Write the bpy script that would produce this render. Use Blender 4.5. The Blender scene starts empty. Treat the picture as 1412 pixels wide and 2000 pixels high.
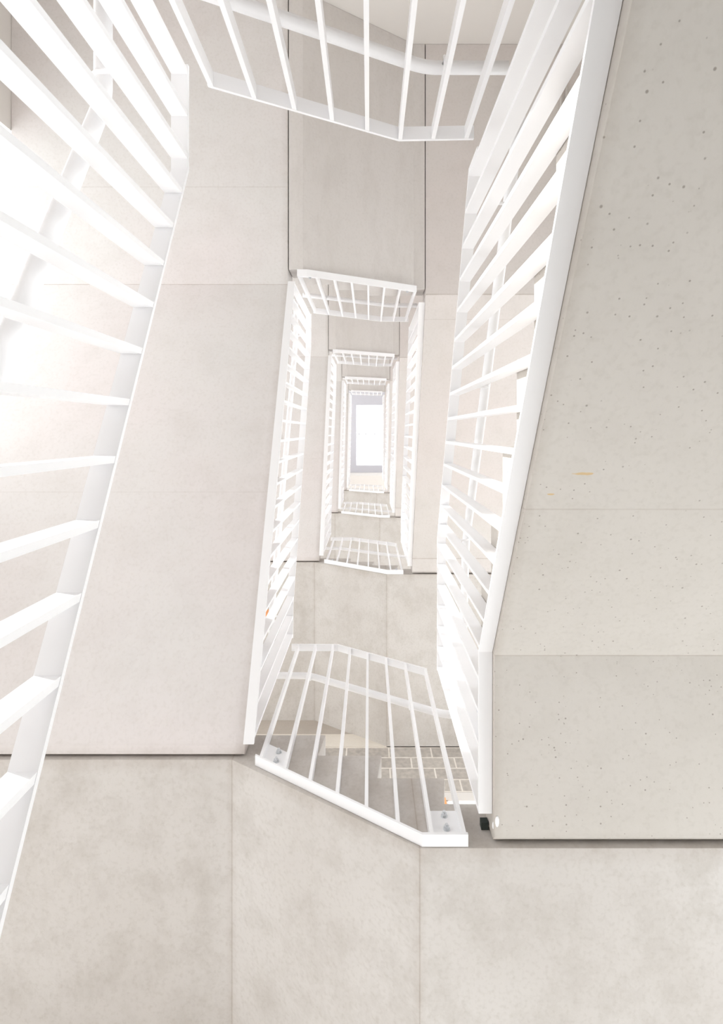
import bpy, bmesh, math
from mathutils import Vector

S = bpy.context.scene
COL = S.collection
CAMZ = 1.42                       # camera height above the ground floor
# ------------------------------------------------------------------ camera, sky, sun, exposure
cam = bpy.data.cameras.new('camera')
cam_o = bpy.data.objects.new('camera', cam); COL.objects.link(cam_o)
cam_o.location = (0, 0, CAMZ); cam_o.rotation_euler = (math.pi, 0, 0)
cam.sensor_fit = 'AUTO'; cam.sensor_width = 36.0
cam.lens = 1040.0 / 2000.0 * 36.0
cam.shift_x = -(721.26 - 706.0) / 2000.0
cam.shift_y = -(1000.0 - 842.18) / 2000.0
cam.clip_start = 0.02
S.camera = cam_o

w = bpy.data.worlds.new('sky'); S.world = w; w.use_nodes = True
bg = w.node_tree.nodes['Background']
bg.inputs['Color'].default_value = (0.985, 0.99, 1.0, 1)
bg.inputs['Strength'].default_value = 1.6

sun = bpy.data.lights.new('sun', 'SUN'); sun_o = bpy.data.objects.new('sun', sun); COL.objects.link(sun_o)
sun.energy = 3.5; sun.angle = math.radians(1.5); sun.color = (1.0, 0.98, 0.95)
sun_o.location = (-6, -3, 6)
sun_o.rotation_euler = Vector((1.0, 0.42, -0.62)).to_track_quat('-Z', 'Y').to_euler()

vs = S.view_settings
vs.view_transform = 'Standard'; vs.look = 'None'; vs.gamma = 1.0; vs.use_curve_mapping = False
vs.exposure = 1.12
S.cycles.max_bounces = 10; S.cycles.diffuse_bounces = 7; S.cycles.transparent_max_bounces = 16

# ------------------------------------------------------------------ dimensions (z above the camera + CAMZ)
XL, XR, YB, YT, YE = -0.596, 0.469, 1.561, -1.184, 1.551
XLO, XRO, YTO, YBO = -2.62, 2.50, -3.22, 3.443
H = 3.803
Z = lambda dz: dz + 1.993 + CAMZ          # heights counted from the lowest right landing's underside
aB = 0.536; TL = 1.903; TR = 2.437        # undersides, one storey
TOP = Z(18.85)                            # roof ceiling

# ------------------------------------------------------------------ materials
def new_mat(name):
    m = bpy.data.materials.new(name); m.use_nodes = True
    nt = m.node_tree; return m, nt, nt.nodes['Principled BSDF']
def N(nt, t, **k):
    n = nt.nodes.new(t)
    for a, b in k.items():
        if a in n.inputs: n.inputs[a].default_value = b
        else: setattr(n, a, b)
    return n
def mixc(nt, fac, a, b, mode='MIX'):
    n = nt.nodes.new('ShaderNodeMix'); n.data_type = 'RGBA'; n.blend_type = mode
    for i, v in ((0, fac), (6, a), (7, b)):
        if hasattr(v, 'is_output'): nt.links.new(v, n.inputs[i])
        else: n.inputs[i].default_value = v if i == 0 else (*v, 1)
    return n.outputs[2]
def ramp(nt, src, p0, p1, c0=(0, 0, 0, 1), c1=(1, 1, 1, 1)):
    r = nt.nodes.new('ShaderNodeValToRGB'); r.color_ramp.elements[0].position = p0; r.color_ramp.elements[1].position = p1
    r.color_ramp.elements[0].color = c0; r.color_ramp.elements[1].color = c1
    nt.links.new(src, r.inputs[0]); return r.outputs[0]

def concrete(name, base, tint, dark, pores=0.0, stretch=(1, 1, 1), seed=0.0, stains=(), mott=0.45, joints=()):
    m, nt, b = new_mat(name); L = nt.links.new
    tc = N(nt, 'ShaderNodeTexCoord'); mp = N(nt, 'ShaderNodeMapping')
    mp.inputs['Scale'].default_value = stretch; mp.inputs['Location'].default_value = (seed, seed * 1.7, seed * .6)
    L(tc.outputs['Object'], mp.inputs[0])
    n1 = N(nt, 'ShaderNodeTexNoise', Scale=0.9, Detail=2.0); L(mp.outputs[0], n1.inputs['Vector'])
    n2 = N(nt, 'ShaderNodeTexNoise', Scale=4.5, Detail=9.0, Roughness=0.72); L(mp.outputs[0], n2.inputs['Vector'])
    n3 = N(nt, 'ShaderNodeTexNoise', Scale=55.0, Detail=5.0); L(tc.outputs['Object'], n3.inputs['Vector'])
    c = mixc(nt, ramp(nt, n1.outputs['Fac'], .35, .65), base, tint)
    f = N(nt, 'ShaderNodeMath', operation='MULTIPLY'); L(ramp(nt, n2.outputs['Fac'], .46, .78), f.inputs[0]); f.inputs[1].default_value = mott
    c = mixc(nt, f.outputs[0], c, dark)
    f = N(nt, 'ShaderNodeMath', operation='MULTIPLY'); L(ramp(nt, n3.outputs['Fac'], .5, .8), f.inputs[0]); f.inputs[1].default_value = .35
    c = mixc(nt, f.outputs[0], c, dark)
    if pores:
        for sc, th in ((46.0, .14), (24.0, .10), (13.0, .06)):
            v = N(nt, 'ShaderNodeTexVoronoi', Scale=sc); L(tc.outputs['Object'], v.inputs['Vector'])
            pr = ramp(nt, v.outputs['Distance'], th * .55, th, (1, 1, 1, 1), (0, 0, 0, 1))
            wn = N(nt, 'ShaderNodeSeparateColor'); L(v.outputs['Color'], wn.inputs[0])
            g = N(nt, 'ShaderNodeMath', operation='GREATER_THAN'); L(wn.outputs[0], g.inputs[0]); g.inputs[1].default_value = .55
            mm = N(nt, 'ShaderNodeMath', operation='MULTIPLY'); L(pr, mm.inputs[0]); L(g.outputs[0], mm.inputs[1])
            m2 = N(nt, 'ShaderNodeMath', operation='MULTIPLY'); L(mm.outputs[0], m2.inputs[0]); m2.inputs[1].default_value = pores
            c = mixc(nt, m2.outputs[0], c, (.26, .23, .20))
    for (x, y, rx, ry) in stains:                      # rust marks with a shape of their own
        mp2 = N(nt, 'ShaderNodeMapping'); mp2.vector_type = 'POINT'
        mp2.inputs['Location'].default_value = (-x / rx, -y / ry, 0); mp2.inputs['Scale'].default_value = (1 / rx, 1 / ry, 0)
        L(tc.outputs['Object'], mp2.inputs[0])
        nn = N(nt, 'ShaderNodeTexNoise', Scale=30.0); L(tc.outputs['Object'], nn.inputs['Vector'])
        ad = N(nt, 'ShaderNodeVectorMath', operation='LENGTH'); L(mp2.outputs[0], ad.inputs[0])
        sm = N(nt, 'ShaderNodeMath', operation='ADD'); L(ad.outputs['Value'], sm.inputs[0]); L(nn.outputs['Fac'], sm.inputs[1])
        r = ramp(nt, sm.outputs[0], .9, 1.5, (.7, .7, .7, 1), (0, 0, 0, 1))
        c = mixc(nt, r, c, (.62, .42, .16))
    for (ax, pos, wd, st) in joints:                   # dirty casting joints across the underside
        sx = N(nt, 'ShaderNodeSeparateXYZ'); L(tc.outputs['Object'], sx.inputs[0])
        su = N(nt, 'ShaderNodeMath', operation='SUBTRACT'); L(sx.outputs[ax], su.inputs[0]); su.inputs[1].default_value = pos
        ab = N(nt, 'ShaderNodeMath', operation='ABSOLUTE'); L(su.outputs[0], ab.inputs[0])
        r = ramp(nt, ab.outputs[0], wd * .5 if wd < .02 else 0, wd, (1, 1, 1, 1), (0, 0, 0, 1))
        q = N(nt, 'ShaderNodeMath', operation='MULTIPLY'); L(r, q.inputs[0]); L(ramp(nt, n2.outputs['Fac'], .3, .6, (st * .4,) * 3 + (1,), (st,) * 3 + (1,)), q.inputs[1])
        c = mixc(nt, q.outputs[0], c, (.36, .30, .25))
    L(c, b.inputs['Base Color']); b.inputs['Roughness'].default_value = .82
    b.inputs['Specular IOR Level'].default_value = .25
    bp = N(nt, 'ShaderNodeBump', Strength=0.12, Distance=0.004); L(n3.outputs['Fac'], bp.inputs['Height']); L(bp.outputs[0], b.inputs['Normal'])
    return m

M = {}
M['concrete'] = concrete('pale_concrete', (.71, .665, .625), (.73, .66, .635), (.55, .50, .45), stretch=(1, 1, .6))
M['concrete_left'] = concrete('pale_left_concrete', (.71, .69, .675), (.725, .68, .67), (.56, .52, .485), stretch=(1, 1, .6), seed=2.2, mott=.35,
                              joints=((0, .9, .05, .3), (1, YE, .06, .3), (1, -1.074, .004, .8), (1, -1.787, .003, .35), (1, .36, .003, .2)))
M['concrete_upper_right'] = concrete('pale_right_concrete', (.67, .64, .615), (.69, .64, .62), (.55, .51, .47), stretch=(1, 1, .6), seed=4.2, mott=.35,
                              joints=((1, -1.138, .005, .7), (1, -.95, .003, .3), (1, 1.386, .006, .5)))
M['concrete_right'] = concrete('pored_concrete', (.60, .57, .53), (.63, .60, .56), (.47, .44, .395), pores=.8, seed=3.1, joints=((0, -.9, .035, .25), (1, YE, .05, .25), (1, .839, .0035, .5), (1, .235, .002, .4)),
                               stains=((-.753, .122, .055, .010), (-.835, .186, .030, .007)), mott=.3)
M['concrete_bottom'] = concrete('mottled_concrete', (.60, .57, .54), (.65, .625, .60), (.41, .375, .33), stretch=(1.2, 1, 1), seed=7.7, mott=.55,
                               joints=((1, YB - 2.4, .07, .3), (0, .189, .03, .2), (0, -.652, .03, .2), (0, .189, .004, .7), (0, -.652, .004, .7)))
M['concrete_top'] = concrete('grey_concrete', (.67, .64, .62), (.65, .62, .595), (.54, .505, .475), stretch=(1.6, .5, 1), seed=1.3, mott=.5)
M['cream'] = concrete('cream_concrete', (.72, .67, .60), (.74, .69, .62), (.60, .55, .48), seed=5.0)

def plain(name, col, rough=.4, metal=0.0, spec=.5, var=.03):
    m, nt, b = new_mat(name)
    tc = N(nt, 'ShaderNodeTexCoord'); n = N(nt, 'ShaderNodeTexNoise', Scale=6.0, Detail=3.0); nt.links.new(tc.outputs['Object'], n.inputs['Vector'])
    c = mixc(nt, n.outputs['Fac'], col, tuple(x * (1 - var) for x in col)); nt.links.new(c, b.inputs['Base Color'])
    b.inputs['Roughness'].default_value = rough; b.inputs['Metallic'].default_value = metal; b.inputs['Specular IOR Level'].default_value = spec
    return m
M['white'] = plain('white_paint', (.91, .91, .925), .38)
M['steel'] = plain('zinc_steel', (.72, .74, .76), .45, .8)
M['dark'] = plain('dark_rubber', (.03, .04, .035), .8)
M['ceil'] = plain('ceiling_paint', (.56, .555, .60), .8, spec=.2)
M['orange'] = plain('orange_paint', (.95, .42, .16), .5)
M['plaster'] = plain('plaster', (.74, .71, .68), .85, spec=.2)
M['band'] = concrete('brown_band', (.47, .42, .37), (.50, .45, .40), (.38, .34, .30), seed=6.0)
M['floor'] = concrete('floor_concrete', (.37, .36, .35), (.41, .40, .38), (.30, .29, .27), seed=9.0)

m, nt, b = new_mat('grey_block_brick'); M['brick'] = m
tc = N(nt, 'ShaderNodeTexCoord'); sp = N(nt, 'ShaderNodeSeparateXYZ'); cb = N(nt, 'ShaderNodeCombineXYZ')
nt.links.new(tc.outputs['Object'], sp.inputs[0]); nt.links.new(sp.outputs[0], cb.inputs[0]); nt.links.new(sp.outputs[2], cb.inputs[1])
mp = N(nt, 'ShaderNodeMapping'); mp.inputs['Location'].default_value = (.245, -(Z(3.803) % .1765), 0)
nt.links.new(cb.outputs[0], mp.inputs[0])
br = N(nt, 'ShaderNodeTexBrick'); nt.links.new(mp.outputs[0], br.inputs['Vector'])
br.inputs['Scale'].default_value = 1.0; br.inputs['Brick Width'].default_value = .455; br.inputs['Row Height'].default_value = .1765
br.inputs['Mortar Size'].default_value = .008; br.inputs['Mortar Smooth'].default_value = .1
br.inputs['Color1'].default_value = (.43, .39, .35, 1); br.inputs['Color2'].default_value = (.49, .45, .405, 1); br.inputs['Mortar'].default_value = (.74, .69, .63, 1)
nn = N(nt, 'ShaderNodeTexNoise', Scale=22.0, Detail=6.0); nt.links.new(tc.outputs['Object'], nn.inputs['Vector'])
mx = nt.nodes.new('ShaderNodeMix'); mx.data_type = 'RGBA'; mx.blend_type = 'OVERLAY'; mx.inputs[0].default_value = .35
nt.links.new(br.outputs['Color'], mx.inputs[6]); nt.links.new(nn.outputs['Fac'], mx.inputs[7]); nt.links.new(mx.outputs[2], b.inputs['Base Color'])
hs = N(nt, 'ShaderNodeHueSaturation', Saturation=.9); nt.links.new(mx.outputs[2], hs.inputs['Color']); nt.links.new(hs.outputs[0], b.inputs['Base Color'])
b.inputs['Roughness'].default_value = .85
bp = N(nt, 'ShaderNodeBump', Strength=.4, Distance=.006); bp.invert = True
nt.links.new(br.outputs['Fac'], bp.inputs['Height']); nt.links.new(bp.outputs[0], b.inputs['Normal'])

m = bpy.data.materials.new('window_glass'); m.use_nodes = True; nt = m.node_tree; nt.nodes.clear(); M['glass'] = m
o = nt.nodes.new('ShaderNodeOutputMaterial'); t = nt.nodes.new('ShaderNodeBsdfTransparent'); g = nt.nodes.new('ShaderNodeBsdfGlossy')
g.inputs['Roughness'].default_value = .02; t.inputs['Color'].default_value = (.97, .98, .98, 1)
x = nt.nodes.new('ShaderNodeMixShader'); pass
x.inputs[0].default_value = .06; nt.links.new(t.outputs[0], x.inputs[1]); nt.links.new(g.outputs[0], x.inputs[2]); nt.links.new(x.outputs[0], o.inputs[0])

# ------------------------------------------------------------------ mesh helpers
def link(name, bm, mat, parent=None, loc=(0, 0, 0), bevel=0.0, smooth=False):
    bmesh.ops.recalc_face_normals(bm, faces=bm.faces)
    me = bpy.data.meshes.new(name); bm.to_mesh(me); bm.free()
    if smooth:
        for p in me.polygons: p.use_smooth = True
    me.materials.append(mat)
    o = bpy.data.objects.new(name, me); COL.objects.link(o); o.location = loc
    if parent: o.parent = parent
    if bevel:
        md = o.modifiers.new('bevel', 'BEVEL'); md.width = bevel; md.segments = 2; md.limit_method = 'ANGLE'; md.angle_limit = math.radians(40)
    return o
def hexa(bm, c):
    v = [bm.verts.new(p) for p in c]
    for f in ((0, 1, 2, 3), (4, 7, 6, 5), (0, 4, 5, 1), (1, 5, 6, 2), (2, 6, 7, 3), (3, 7, 4, 0)): bm.faces.new([v[i] for i in f])
def box(bm, x0, x1, y0, y1, z0, z1):
    hexa(bm, [(x0, y0, z0), (x1, y0, z0), (x1, y1, z0), (x0, y1, z0), (x0, y0, z1), (x1, y0, z1), (x1, y1, z1), (x0, y1, z1)])
def prism(bm, prof, axis, lo, hi):
    """profile of (s, z) swept along x ('x': s is y) or along y ('y': s is x)"""
    P = (lambda s, z, t: (t, s, z)) if axis == 'x' else (lambda s, z, t: (s, t, z))
    a = [bm.verts.new(P(s, z, lo)) for s, z in prof]; c = [bm.verts.new(P(s, z, hi)) for s, z in prof]
    n = len(prof); bm.faces.new(a); bm.faces.new(c[::-1])
    for i in range(n): bm.faces.new([a[i], c[i], c[(i + 1) % n], a[(i + 1) % n]])
def tube(bm, pts, r, seg=12, cap=True):
    pts = [Vector(p) for p in pts]; rings = []
    for i, p in enumerate(pts):
        d = ((pts[i] - pts[i - 1]).normalized() if i else Vector((0, 0, 0))) + ((pts[i + 1] - pts[i]).normalized() if i < len(pts) - 1 else Vector((0, 0, 0)))
        d.normalize(); u = d.cross(Vector((0, 0, 1)))
        if u.length < .01: u = Vector((1, 0, 0))
        u.normalize(); v = d.cross(u)
        rings.append([bm.verts.new(p + u * math.cos(2 * math.pi * k / seg) * r + v * math.sin(2 * math.pi * k / seg) * r) for k in range(seg)])
    for a, c in zip(rings, rings[1:]):
        for k in range(seg): bm.faces.new([a[k], a[(k + 1) % seg], c[(k + 1) % seg], c[k]])
    if cap: bm.faces.new(rings[0]); bm.faces.new(rings[-1][::-1])
def tag(o, label=None, cat=None, group=None, kind=None):
    if label: o['label'] = label
    if cat: o['category'] = cat
    if group: o['group'] = group
    if kind: o['kind'] = kind
    return o
def empty(name, loc):
    e = bpy.data.objects.new(name, None); COL.objects.link(e); e.location = loc; e.empty_display_size = .1; return e
def lin(poly, s):
    if s <= poly[0][0]: return poly[0][1]
    for (a, za), (c, zc) in zip(poly, poly[1:]):
        if s <= c: return za + (zc - za) * (s - a) / (c - a)
    return poly[-1][1]
def copy_tree(o, dz=0.0, parent=None):
    c = o.copy(); COL.objects.link(c)
    if parent: c.parent = parent
    c.location.z += dz
    for ch in list(o.children): copy_tree(ch, 0.0, c)
    return c
ORD = ['lowest', 'second lowest', 'middle', 'second highest', 'topmost']

# ------------------------------------------------------------------ the setting
FZ = 0.0
bm = bmesh.new(); box(bm, XLO - .3, XRO + .3, YTO - .3, YBO + .3, -.2, FZ); tag(link('floor', bm, M['floor']), kind='structure')

# roof slab with the skylight opening
sx0, sx1, sy0, sy1 = -.51, .62, -1.03, 1.34
bm = bmesh.new()
for r in ((XLO - .3, sx0, YTO - .3, YBO + .3), (sx1, XRO + .3, YTO - .3, YBO + .3), (sx0, sx1, YTO - .3, sy0), (sx0, sx1, sy1, YBO + .3)):
    box(bm, *r, TOP, TOP + .3)
tag(link('ceiling', bm, M['ceil']), kind='structure')
bm = bmesh.new(); box(bm, XLO, XRO, 1.62, YBO, TOP - 1.45, TOP); tag(link('trim_1', bm, M['plaster']), kind='structure')
wn = empty('window_1', ((sx0 + sx1) / 2, (sy0 + sy1) / 2, TOP + .3)); tag(wn, kind='structure')
def local(bm, o):
    bmesh.ops.translate(bm, vec=-Vector(o.location), verts=bm.verts)
    return bm
bm = bmesh.new()
for r in ((sx0 - .05, sx0, sy0 - .05, sy1 + .05), (sx1, sx1 + .05, sy0 - .05, sy1 + .05), (sx0, sx1, sy0 - .05, sy0), (sx0, sx1, sy1, sy1 + .05)):
    box(bm, *r, TOP + .3, TOP + .42)
link('window_frame', local(bm, wn), M['white'], wn)
bm = bmesh.new(); box(bm, sx0, sx1, .10, .125, TOP + .32, TOP + .36)
for xx in (-.42, -.16, .2): box(bm, xx, xx + .03, .06, .165, TOP + .31, TOP + .33)
link('glazing_bar', local(bm, wn), M['ceil'], wn)
bm = bmesh.new(); box(bm, sx0, sx1, sy0, sy1, TOP + .37, TOP + .378); link('pane', local(bm, wn), M['glass'], wn)

# brick wall behind the short lower flights, a cream band and one window per storey
bx0, bx1 = .71, 2.05
bm = bmesh.new(); lo = FZ
for s in range(-1, 6):
    a, c = Z(s * H + 1.10), Z(s * H + 2.97)
    if s == -1:
        a, c = FZ + .3, FZ + 2.6
        box(bm, XLO, -.9, YBO + .002, YBO + .3, a, c); box(bm, bx1, XRO, YBO + .002, YBO + .3, a, c); box(bm, XLO, XRO, YBO + .002, YBO + .3, lo, a)
    else:
        box(bm, XLO, bx0, YBO + .002, YBO + .3, a, c); box(bm, bx1, XRO, YBO + .002, YBO + .3, a, c)
        box(bm, XLO, XRO, YBO + .002, YBO + .3, lo, a)
    lo = c
    if c > TOP: break
if lo < TOP: box(bm, XLO, XRO, YBO + .002, YBO + .3, lo, TOP)
tag(link('wall_back', bm, M['brick']), kind='structure')
bm = bmesh.new()
for s in range(0, 5):
    zb = Z(s * H + 3.803); box(bm, XLO, XRO, YBO - .012, YBO + .002, zb, zb + .235)
tag(link('trim_2', bm, M['cream']), kind='structure')
bm = bmesh.new()
for s in range(0, 5):
    zb = Z(s * H + 3.803 + .235); box(bm, XLO, XRO, YBO - .006, YBO + .002, zb, zb + .35)
tag(link('trim_7', bm, M['band']), kind='structure')
for s in range(0, 4):
    a, c = Z(s * H + 1.10), Z(s * H + 2.97)
    wn = empty('window_%d' % (s + 2), ((bx0 + bx1) / 2, YBO + .15, a)); tag(wn, kind='structure')
    bm = bmesh.new()
    for r in ((bx0 - .04, bx0, a, c), (bx1, bx1 + .04, a, c)): box(bm, r[0], r[1], YBO - .03, YBO + .2, r[2], r[3])
    link('window_reveal', local(bm, wn), M['orange'], wn)
    bm = bmesh.new()
    for r in ((bx0, bx0 + .02, a, c), (bx1 - .02, bx1, a, c), (bx0, bx1, a, a + .03), (bx0, bx1, c - .008, c)): box(bm, r[0], r[1], YBO, YBO + .04, r[2], r[3])
    link('window_frame', local(bm, wn), M['white'], wn)
    bm = bmesh.new(); box(bm, bx0 + .01, bx1 - .01, YBO + .012, YBO + .018, a + .02, c - .004); link('pane', local(bm, wn), M['glass'], wn)
    bm = bmesh.new(); box(bm, bx0 - .12, bx1 + .12, YBO - .008, YBO + .002, c, c + .1); tag(link('trim_%d' % (s + 3), bm, M['plaster']), kind='structure')

wn = empty('window_20', (0, YBO + .15, FZ + .3)); tag(wn, kind='structure')  # unseen ground-floor window, added to brighten the lower undersides
bm = bmesh.new()
for x in (-.9, .6, 1.99): box(bm, x, x + .06, YBO + .1, YBO + .16, FZ + .3, FZ + 2.6)
for q in (FZ + .3, FZ + 2.54): box(bm, -.9, bx1, YBO + .1, YBO + .16, q, q + .06)
link('window_frame', local(bm, wn), M['white'], wn)
bm = bmesh.new(); box(bm, -.9, bx1, YBO + .125, YBO + .132, FZ + .3, FZ + 2.6); link('pane', local(bm, wn), M['glass'], wn)
# front wall (top of the picture): plain plaster
bm = bmesh.new(); box(bm, XLO, XRO, YTO - .3, YTO - .002, FZ, TOP); tag(link('wall_front', bm, M['plaster']), kind='structure')
# side walls: concrete frame with tall unseen windows per storey, added to light the well
wi = 6
for side, xo, sg in (('left', XLO, -1), ('right', XRO, 1)):
    xa, xb = sorted((xo + sg * .002, xo + sg * .3))
    bm = bmesh.new(); cols = (YTO - .3, YTO + .25), (YBO - .25, YBO + .3)
    for a, c in cols: box(bm, xa, xb, a, c, FZ, TOP)
    zs = [FZ, FZ + .35]
    k = 0
    bands = [(FZ, FZ + 1.0)]
    while True:
        z0 = Z(-1.45 + 1.0 + k * H) if side == 'left' else Z(k * H)
        if z0 + .4 > TOP: break
        if z0 > FZ + 1: bands.append((z0, z0 + .3))
        k += 1
    bands.append((TOP - .3, TOP))
    for a, c in bands: box(bm, xa, xb, YTO + .25, YBO - .25, a, c)
    wy0, wy1 = (-2.2, 3.0) if side == 'left' else (-1.3, 3.0)
    wm = (.2, 1.3) if side == 'left' else (.4, 1.0)
    box(bm, xa, xb, YTO + .25, wy0, FZ, TOP); box(bm, xa, xb, wy1, YBO - .25, FZ, TOP); box(bm, xa, xb, wm[0], wm[1], FZ, TOP)
    tag(link('wall_' + side, bm, M['plaster']), kind='structure')
    for (a0, a), (c, c1) in zip(bands, bands[1:]):
        if c - a < .6: continue
        wn = empty('window_%d' % wi, ((xa + xb) / 2, 0, a)); tag(wn, kind='structure'); wi += 1
        bm = bmesh.new(); ys = (wy0, wm[0], wm[1], wy1)
        for y in ys: box(bm, (xa + xb) / 2 - .03, (xa + xb) / 2 + .03, y - .03, y + .03, a, c)
        for q in (a, c - .05): box(bm, (xa + xb) / 2 - .03, (xa + xb) / 2 + .03, wy0, wy1, q, q + .05)
        link('window_frame', local(bm, wn), M['white'], wn)
        bm = bmesh.new(); box(bm, (xa + xb) / 2 - .004, (xa + xb) / 2 + .004, wy0, wy1, a, c); link('pane', local(bm, wn), M['glass'], wn)

# ------------------------------------------------------------------ concrete stair units
def stepped(noses, levels, d, s_lo, s_hi, cut=.022):
    """upper outline from the low end s_lo to the high end s_hi; d = direction of ascent"""
    out = [(s_lo, levels[0])]
    for k, s in enumerate(noses):
        out += [(s + d * cut, levels[k]), (s + d * cut * .15, levels[k + 1] - .03), (s, levels[k + 1] - .02), (s, levels[k + 1])]
    return out + [(s_hi, levels[-1])]
def unit(name, prof, axis, lo, hi, mat, label, group, loc):
    bm = bmesh.new(); prism(bm, prof, axis, lo, hi); bmesh.ops.translate(bm, vec=-Vector(loc), verts=bm.verts)
    bmesh.ops.triangulate(bm, faces=[f for f in bm.faces if len(f.verts) > 4])
    o = link(name, bm, mat, loc=loc, bevel=.007); tag(o, label, 'stairs'); return o
TRD = .281
def left_unit(dz, label, mat, low=False):
    s0, z0, z1 = YE, Z(dz + aB), Z(dz + TL)
    bot = [(s0, z0 + .028), (s0 - .006, z0 + .018), (s0 - .045, z0 + .045 * .52), (-1.071, z1), (YTO, z1)]
    lv = [Z(dz + .742 + k * (TL + .225 - .742) / 9) for k in range(10)]
    top = stepped([-.77 + TRD * (8 - k) for k in range(9)], lv, -1, s0, YTO)
    return unit('stair_flight', bot + top[::-1], 'x', XLO, XL, mat, label, None, (XL - .9, 0, z0))
def top_unit(dz, label, tl=TL, tr=TR, n1=.225, n2=.225):
    z0, z1 = Z(dz + tl), Z(dz + tr); a, c = XL + .007, XR - .007
    bot = [(a, z0), (XL + .11, z0), (XR - .10, z1), (c, z1)]
    lv = [z0 + n1 + k * (z1 + n2 - z0 - n1) / 3 for k in range(4)]
    top = stepped([-.575, -.294, -.013], lv, 1, a, c)
    return unit('stair_flight', bot + top[::-1], 'y', YTO, YT, M['concrete_top'], label, None, (0, -2.2, z0))
def right_unit(dz, label, mat, low=False):
    z1 = Z(dz)                               # underside of the landing it reaches
    if low: z0 = Z(-1.282); fold = .839; n = 7; st = -1.138
    else:   z0 = Z(dz - H + TR); fold = 1.386; n = 9; st = -1.138
    bot = [(YTO, z0), (st, z0), (fold, z1), (YE - .03, z1), (YE, z1 + .03)]
    l0, l1 = z0 + (.27 if low else .225), z1 + .238
    lv = [l0 + k * (l1 - l0) / n for k in range(n + 1)]
    nl = .616 if low else 1.166
    top = stepped([nl - TRD * (n - 1 - k) for k in range(n)], lv, 1, YTO, YE)
    return unit('stair_flight', bot + top[::-1], 'x', XR, XRO, mat, label, None, (XR + .9, 0, z0))
def bottom_unit(dz, label):
    z0, z1 = Z(dz), Z(dz + aB)
    bot = [(XRO, z0), (.188, z0), (-.652, z1), (XLO, z1)]
    lv = [z0 + .238, z0 + .404, z0 + .57, z0 + .742]
    top = stepped([.336, .058, -.225], lv, -1, XRO, XLO)
    return unit('stair_flight', bot + top[::-1], 'y', YB, YBO - .001, M['concrete_bottom'], label, None, (0, 2.4, z0))

dL1 = -3.42                                   # the lowest left flight sits two risers closer
for s in range(5):
    dz = dL1 if s == 0 else (s - 1) * H
    nm = ['past the left edge, carrying the nearest left balustrade', 'filling the left side, with the biggest left soffit',
          'seen past the second left balustrade', 'narrow and far up on the left side', 'highest and smallest on the left side'][s]
    left_unit(dz, 'pale concrete flight ' + nm, M['concrete_left'])
for s in range(5):
    nm = ['above the top edge carrying the nearest top balustrade', 'in the upper middle, largest between two dark joints',
          'second one up in the upper middle', 'third one up in the upper middle, thin strip', 'last short one before the ceiling opening'][s]
    if s == 0: top_unit(0, 'short grey concrete flight ' + nm, -1.80, -1.282, .25, .27)
    else: top_unit((s - 1) * H, 'short grey concrete flight ' + nm)
for s in range(4):
    nm = ['nearest one with small pores and rust marks on the right', 'second one up, seen behind the big right balustrade',
          'third one up right of the opening', 'fourth one up right of the opening, very narrow'][s]
    ro = right_unit(s * H, 'concrete flight, ' + nm, M['concrete_right'] if s == 0 else M['concrete_upper_right'], s == 0)
    if s == 0: right_first = ro
for s in range(4):
    nm = ['across the bottom of the picture with three steps showing', 'second one up, in front of the brick wall',
          'third one up below the opening', 'fourth and highest below the opening'][s]
    bottom_unit(s * H, 'wide concrete landing and short flight ' + nm)
# three steps from the ground floor to the first quarter landing
z1 = Z(dL1 + .742)
bm = bmesh.new(); lv = [FZ, FZ + z1 / 3, FZ + 2 * z1 / 3, z1]
prism(bm, stepped([.336, .058, -.225], lv, -1, .40, XLO)[1:] + [(XLO, FZ), (.33, FZ)], 'y', YB, YBO - .01)
bmesh.ops.triangulate(bm, faces=[f for f in bm.faces if len(f.verts) > 4])
tag(link('stair_flight', bm, M['concrete']), 'three solid concrete steps rising from the ground floor to the quarter landing', 'stairs')
# rubber pad and paint drips at the end of the nearest right flight
f = right_first
bm = bmesh.new(); box(bm, .438, .466, YE - .02, YB - .001, Z(.09), Z(.118)); bmesh.ops.translate(bm, vec=-Vector(f.location), verts=bm.verts); tag(link('bearing_pad', bm, M['dark'], f), 'black rubber pad')
for x, y, dz, a, c in ((.478, 1.46, -.001, .008, .022), (.4685, 1.49, .02, .004, .014)):
    bm = bmesh.new(); bmesh.ops.create_icosphere(bm, subdivisions=2, radius=1); bmesh.ops.scale(bm, vec=(a, c, .004), verts=bm.verts)
    bmesh.ops.translate(bm, vec=Vector((x, y, Z(dz))) - Vector(f.location), verts=bm.verts); tag(link('paint_drip', bm, M['white'], f, smooth=True), 'white paint drip')
# top floor slab on the right
bm = bmesh.new(); box(bm, XR, XRO, YTO, YBO - .01, Z(3 * H + TR), Z(3 * H + TR + .225))
tag(link('landing_slab', bm, M['concrete'], bevel=.007), 'flat concrete top floor slab at the upper right of the stairwell', 'landing')

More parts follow.
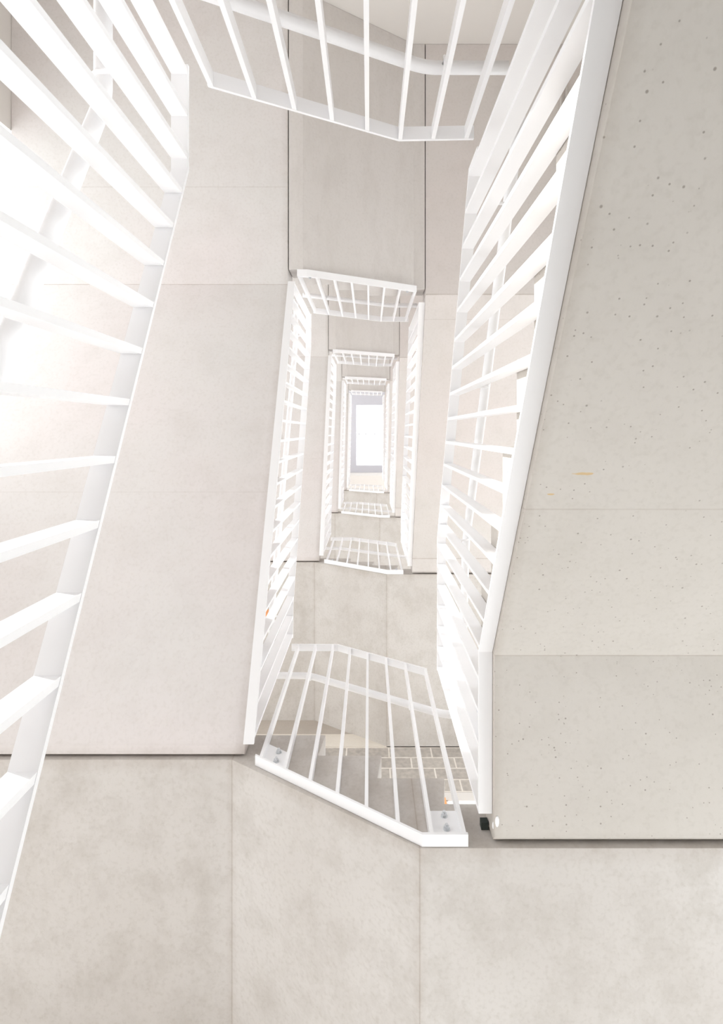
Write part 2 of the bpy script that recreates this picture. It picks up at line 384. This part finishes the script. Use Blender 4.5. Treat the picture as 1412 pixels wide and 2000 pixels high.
# ------------------------------------------------------------------ balustrades
PW, PT, RT = .046, .015, .012
def rail_bar(axis, poly, c0, c1, th):
    bm = bmesh.new()
    for (a, za), (b_, zb) in zip(poly, poly[1:]):
        pr = [(a, za), (b_, zb), (b_, zb + th), (a, za + th)]
        prism(bm, pr, 'x' if axis == 'y' else 'y', c0, c1)
    return bm
def balustrade(axis, face, inward, base, top, tub, pk, plates, brk, label, group, pw=PW, ends=(0, 0)):
    """axis: direction the rail runs; face: plane of the concrete face; inward: sign from the face towards the well
       base / top / tub: polylines (s, z), s ascending; pk: positions of the pickets"""
    o0 = face + inward * .0015; o1 = face + inward * (.006 + pw); c0, c1 = min(o0, o1), max(o0, o1)
    mid = (pk[0] + pk[-1]) / 2; zb = min(z for s, z in base)
    loc = (mid, (c0 + c1) / 2, zb) if axis == 'x' else ((c0 + c1) / 2, mid, zb)
    root = empty('balustrade', loc); tag(root, label, 'railing', group)
    def add(name, bm, mat, parent=root, **k):
        bmesh.ops.translate(bm, vec=-Vector(loc), verts=bm.verts); return link(name, bm, mat, parent, **k)
    add('base_rail', rail_bar(axis, base, c0, c1, RT), M['white'])
    add('top_rail', rail_bar(axis, top, c0, c1, RT), M['white'])
    for s in pk:
        bm = bmesh.new(); a, b_ = s - PT / 2, s + PT / 2
        za0, za1 = lin(base, a) + RT * .8, lin(base, b_) + RT * .8; zt0, zt1 = lin(top, a), lin(top, b_)
        prism(bm, [(a, za0), (b_, za1), (b_, zt1 + .002), (a, zt0 + .002)], 'x' if axis == 'y' else 'y', c0 + .001, c1 - .001)
        add('picket', bm, M['white'])
    for k in plates:
        a, b_ = pk[k] + PT / 2, pk[k + 1] - PT / 2; p0, p1 = sorted((face + inward * .001, face + inward * .009))
        bm = bmesh.new(); h = .18
        prism(bm, [(a, lin(base, a) + RT), (b_, lin(base, b_) + RT), (b_, lin(base, b_) + h), (a, lin(base, a) + h)], 'x' if axis == 'y' else 'y', p0, p1)
        pl = add('mounting_plate', bm, M['white'])
        for q in (.08, .15):
            s = a + (b_ - a) * .55; z = lin(base, s) + q; bm = bmesh.new()
            f = face + inward * .009
            P = (lambda t, r_=0: (s, f + inward * t, z)) if axis == 'x' else (lambda t, r_=0: (f + inward * t, s, z))
            tube(bm, [P(0), P(.003)], .014, 16); tube(bm, [P(.003), P(.014)], .0105, 6); tube(bm, [P(.014), P(.021)], .006, 10)
            bo = add('bolt', bm, M['steel'], root); bo.parent = pl
    # round handrail on the stair side of the pickets
    t = face - inward * .05
    P = (lambda s, z: (s, t, z)) if axis == 'x' else (lambda s, z: (t, s, z))
    bm = bmesh.new(); pts = []
    for i, (s, z) in enumerate(tub):
        if 0 < i < len(tub) - 1:
            for dd in (-.035, 0, .035):
                zz = lin(tub, s + dd) if dd else (lin(tub, s - .02) + lin(tub, s + .02)) / 2
                pts.append(P(s + dd, zz))
        else: pts.append(P(s, z))
    tube(bm, pts, .021, 16); hr = add('handrail', bm, M['white'], smooth=True)
    for k in brk:
        s = pk[k]; zt = lin(tub, s); bm = bmesh.new(); f = face + inward * .012
        Q = (lambda u, z: (s, u, z)) if axis == 'x' else (lambda u, z: (u, s, z))
        tube(bm, [Q(f, zt - .075), Q(t + inward * .02, zt - .072), Q(t, zt - .055), Q(t, zt - .015)], .006, 8)
        br_ = add('bracket', bm, M['white'], smooth=True); br_.parent = hr
    return root
def zz(poly, d=0.0): return [(s, Z(z + d)) for s, z in poly]
KY = [-1.078 + .1265 * k for k in range(21)]
KB = [.358 - .1232 * k for k in range(8)][::-1]
KT = [-.520 + .128 * k for k in range(8)]
SIDE_GROUP = None
# left side
Lb = [(-1.095, 1.897), (1.475, .515)]; Lt = [(-1.10, 3.0), (-.786, 2.985), (1.25, 1.815), (1.475, 1.80)]
Lh = [(-1.16, 2.70), (-.80, 2.69), (1.20, 1.53), (1.46, 1.515)]
LL = ['nearest left white balustrade cut by the left edge with wide flat pickets', 'long white balustrade along the left big concrete soffit, second from below',
      'long white balustrade on the left of the opening, third from below', 'thin white left balustrade far up, fourth from below', 'smallest white left balustrade beside the skylight']
L1t = [(-1.10, -.397), (-.786, -.397), (1.25, -1.49), (1.475, -1.50)]
L1b = [(-1.095, 1.897 + dL1), (1.475, .515 + dL1)]
L1h = [(-1.16, -.70), (-.80, -.70), (1.20, -1.775), (1.46, -1.79)]
balustrade('y', XL, 1, zz(L1b), zz(L1t), zz(L1h), KY, (1, 9, 17), (2, 10, 18), LL[0], None)
L2 = balustrade('y', XL, 1, zz(Lb), zz(Lt), zz(Lh), KY, (1, 9, 17), (2, 10, 18), LL[1], None)
for s in range(1, 4): tag(copy_tree(L2, s * H), LL[s + 1])
# top side
TLb = ['nearest top white balustrade, its kinked flat rail crossing the upper edge', 'white balustrade on the edge of the upper middle soffit, second from below',
       'small white balustrade above the opening, third from below', 'tiny white balustrade above the opening, fourth from below', 'topmost tiny white balustrade just above the skylight']
T1b = [(-.525, -1.77), (-.46, -1.77), (.36, -1.27), (.385, -1.27)]; T1t = [(-.530, -.252), (.115, .075), (.405, .066)]; T1h = [(-.62, -.52), (-.5, -.515), (.19, -.185), (.47, -.185)]
balustrade('x', YT, 1, zz(T1b), zz(T1t), zz(T1h), KT, (0, 6), (1, 6), TLb[0], None)
T2b = [(-.528, 1.893), (-.455, 1.895), (.385, 2.335)]; T2t = [(-.536, 3.107), (.109, 3.49), (.405, 3.512)]; T2h = [(-.60, 2.835), (-.53, 2.86), (.20, 3.225), (.47, 3.235)]
T2 = balustrade('x', YT, 1, zz(T2b), zz(T2t), zz(T2h), KT, (0, 6), (1, 6), TLb[1], None)
for s in range(1, 4): tag(copy_tree(T2, s * H), TLb[s + 1])
# right side
RL = ['biggest white balustrade, leaning up the right side beside pored concrete', 'long white balustrade right of the opening, second from below',
      'narrow white balustrade right of the opening, third from below', 'thin white right balustrade far up, fourth from below']
R1b = [(-1.085, -1.195), (.839, .030), (1.456, .034)]; R1t = [(-1.10, .225), (.65, 1.259), (1.47, 1.275)]; R1h = [(-1.13, -.175), (-.753, .052), (.60, .87), (1.45, .99)]
R1 = balustrade('y', XR, -1, zz(R1b), zz(R1t), zz(R1h), KY, (1, 9, 17), (2, 7, 13, 18), RL[0], None, pw=.047)
bm = bmesh.new(); box(bm, XR - .052, XR - .0015, -1.102, -1.088, Z(.066), Z(.236)); bmesh.ops.translate(bm, vec=-Vector(R1.location), verts=bm.verts); link('end_plate', bm, M['white'], R1)
R2b = [(-1.085, TR + .05), (1.386, H + .02), (1.475, H + .02)]; R2t = [(-1.10, 3.62), (1.15, 5.05), (1.475, 5.07)]; R2h = [(-1.13, 3.32), (1.10, 4.74), (1.45, 4.79)]
R2 = balustrade('y', XR, -1, zz(R2b), zz(R2t), zz(R2h), KY, (1, 9, 17), (2, 10, 18), RL[1], None)
for s in range(1, 3): tag(copy_tree(R2, s * H), RL[s + 1])
zt = 3 * H + TR
balustrade('y', XR, -1, zz([(-1.085, zt + .03), (1.475, zt + .03)]), zz([(-1.10, zt + 1.25), (1.475, zt + 1.25)]), zz([(-1.10, zt + .98), (1.475, zt + .98)]), KY, (1, 9, 17), (2, 10, 18),
           'level white balustrade on the top floor slab right of the skylight', None)
# bottom side
BL = ['nearest bottom white balustrade with eight pickets and bolted plates in front of three steps', 'small white balustrade below the opening, second from below',
      'tiny white balustrade below the opening, third from below', 'highest tiny white balustrade under the skylight']
B1b = [(-.533, .492), (.199, .004), (.371, .004)]; B1t = [(-.552, 1.785), (-.222, 1.780), (.367, 1.395)]; B1h = [(-.62, 1.52), (-.392, 1.514), (.419, 1.038), (.50, 1.03)]
B1 = balustrade('x', YB, -1, zz(B1b), zz(B1t), zz(B1h), KB, (0, 6), (1, 6), BL[0], None, pw=.042)
for s in range(1, 4): tag(copy_tree(B1, s * H), BL[s])

# ------------------------------------------------------------------ small things
bm = bmesh.new()
zc = Z(TR) - .012
for x in (1.59, 1.635): tube(bm, [(x, YTO + .05, zc), (x, -1.35, zc)], .011, 10)
tag(link('conduit', bm, M['plaster'], smooth=True), 'pair of thin conduits under the upper right landing behind the big balustrade', 'pipe')
bm = bmesh.new(); box(bm, -.05, .04, -.01, .01, -.18, 0)
tag(link('sign', bm, M['orange'], loc=(-1.22, 2.13, Z(H + aB) - .001)), 'small orange plate hanging under the second left landing, seen between pickets', 'sign')  # plate stands in for an unidentified orange spot, not a known sign
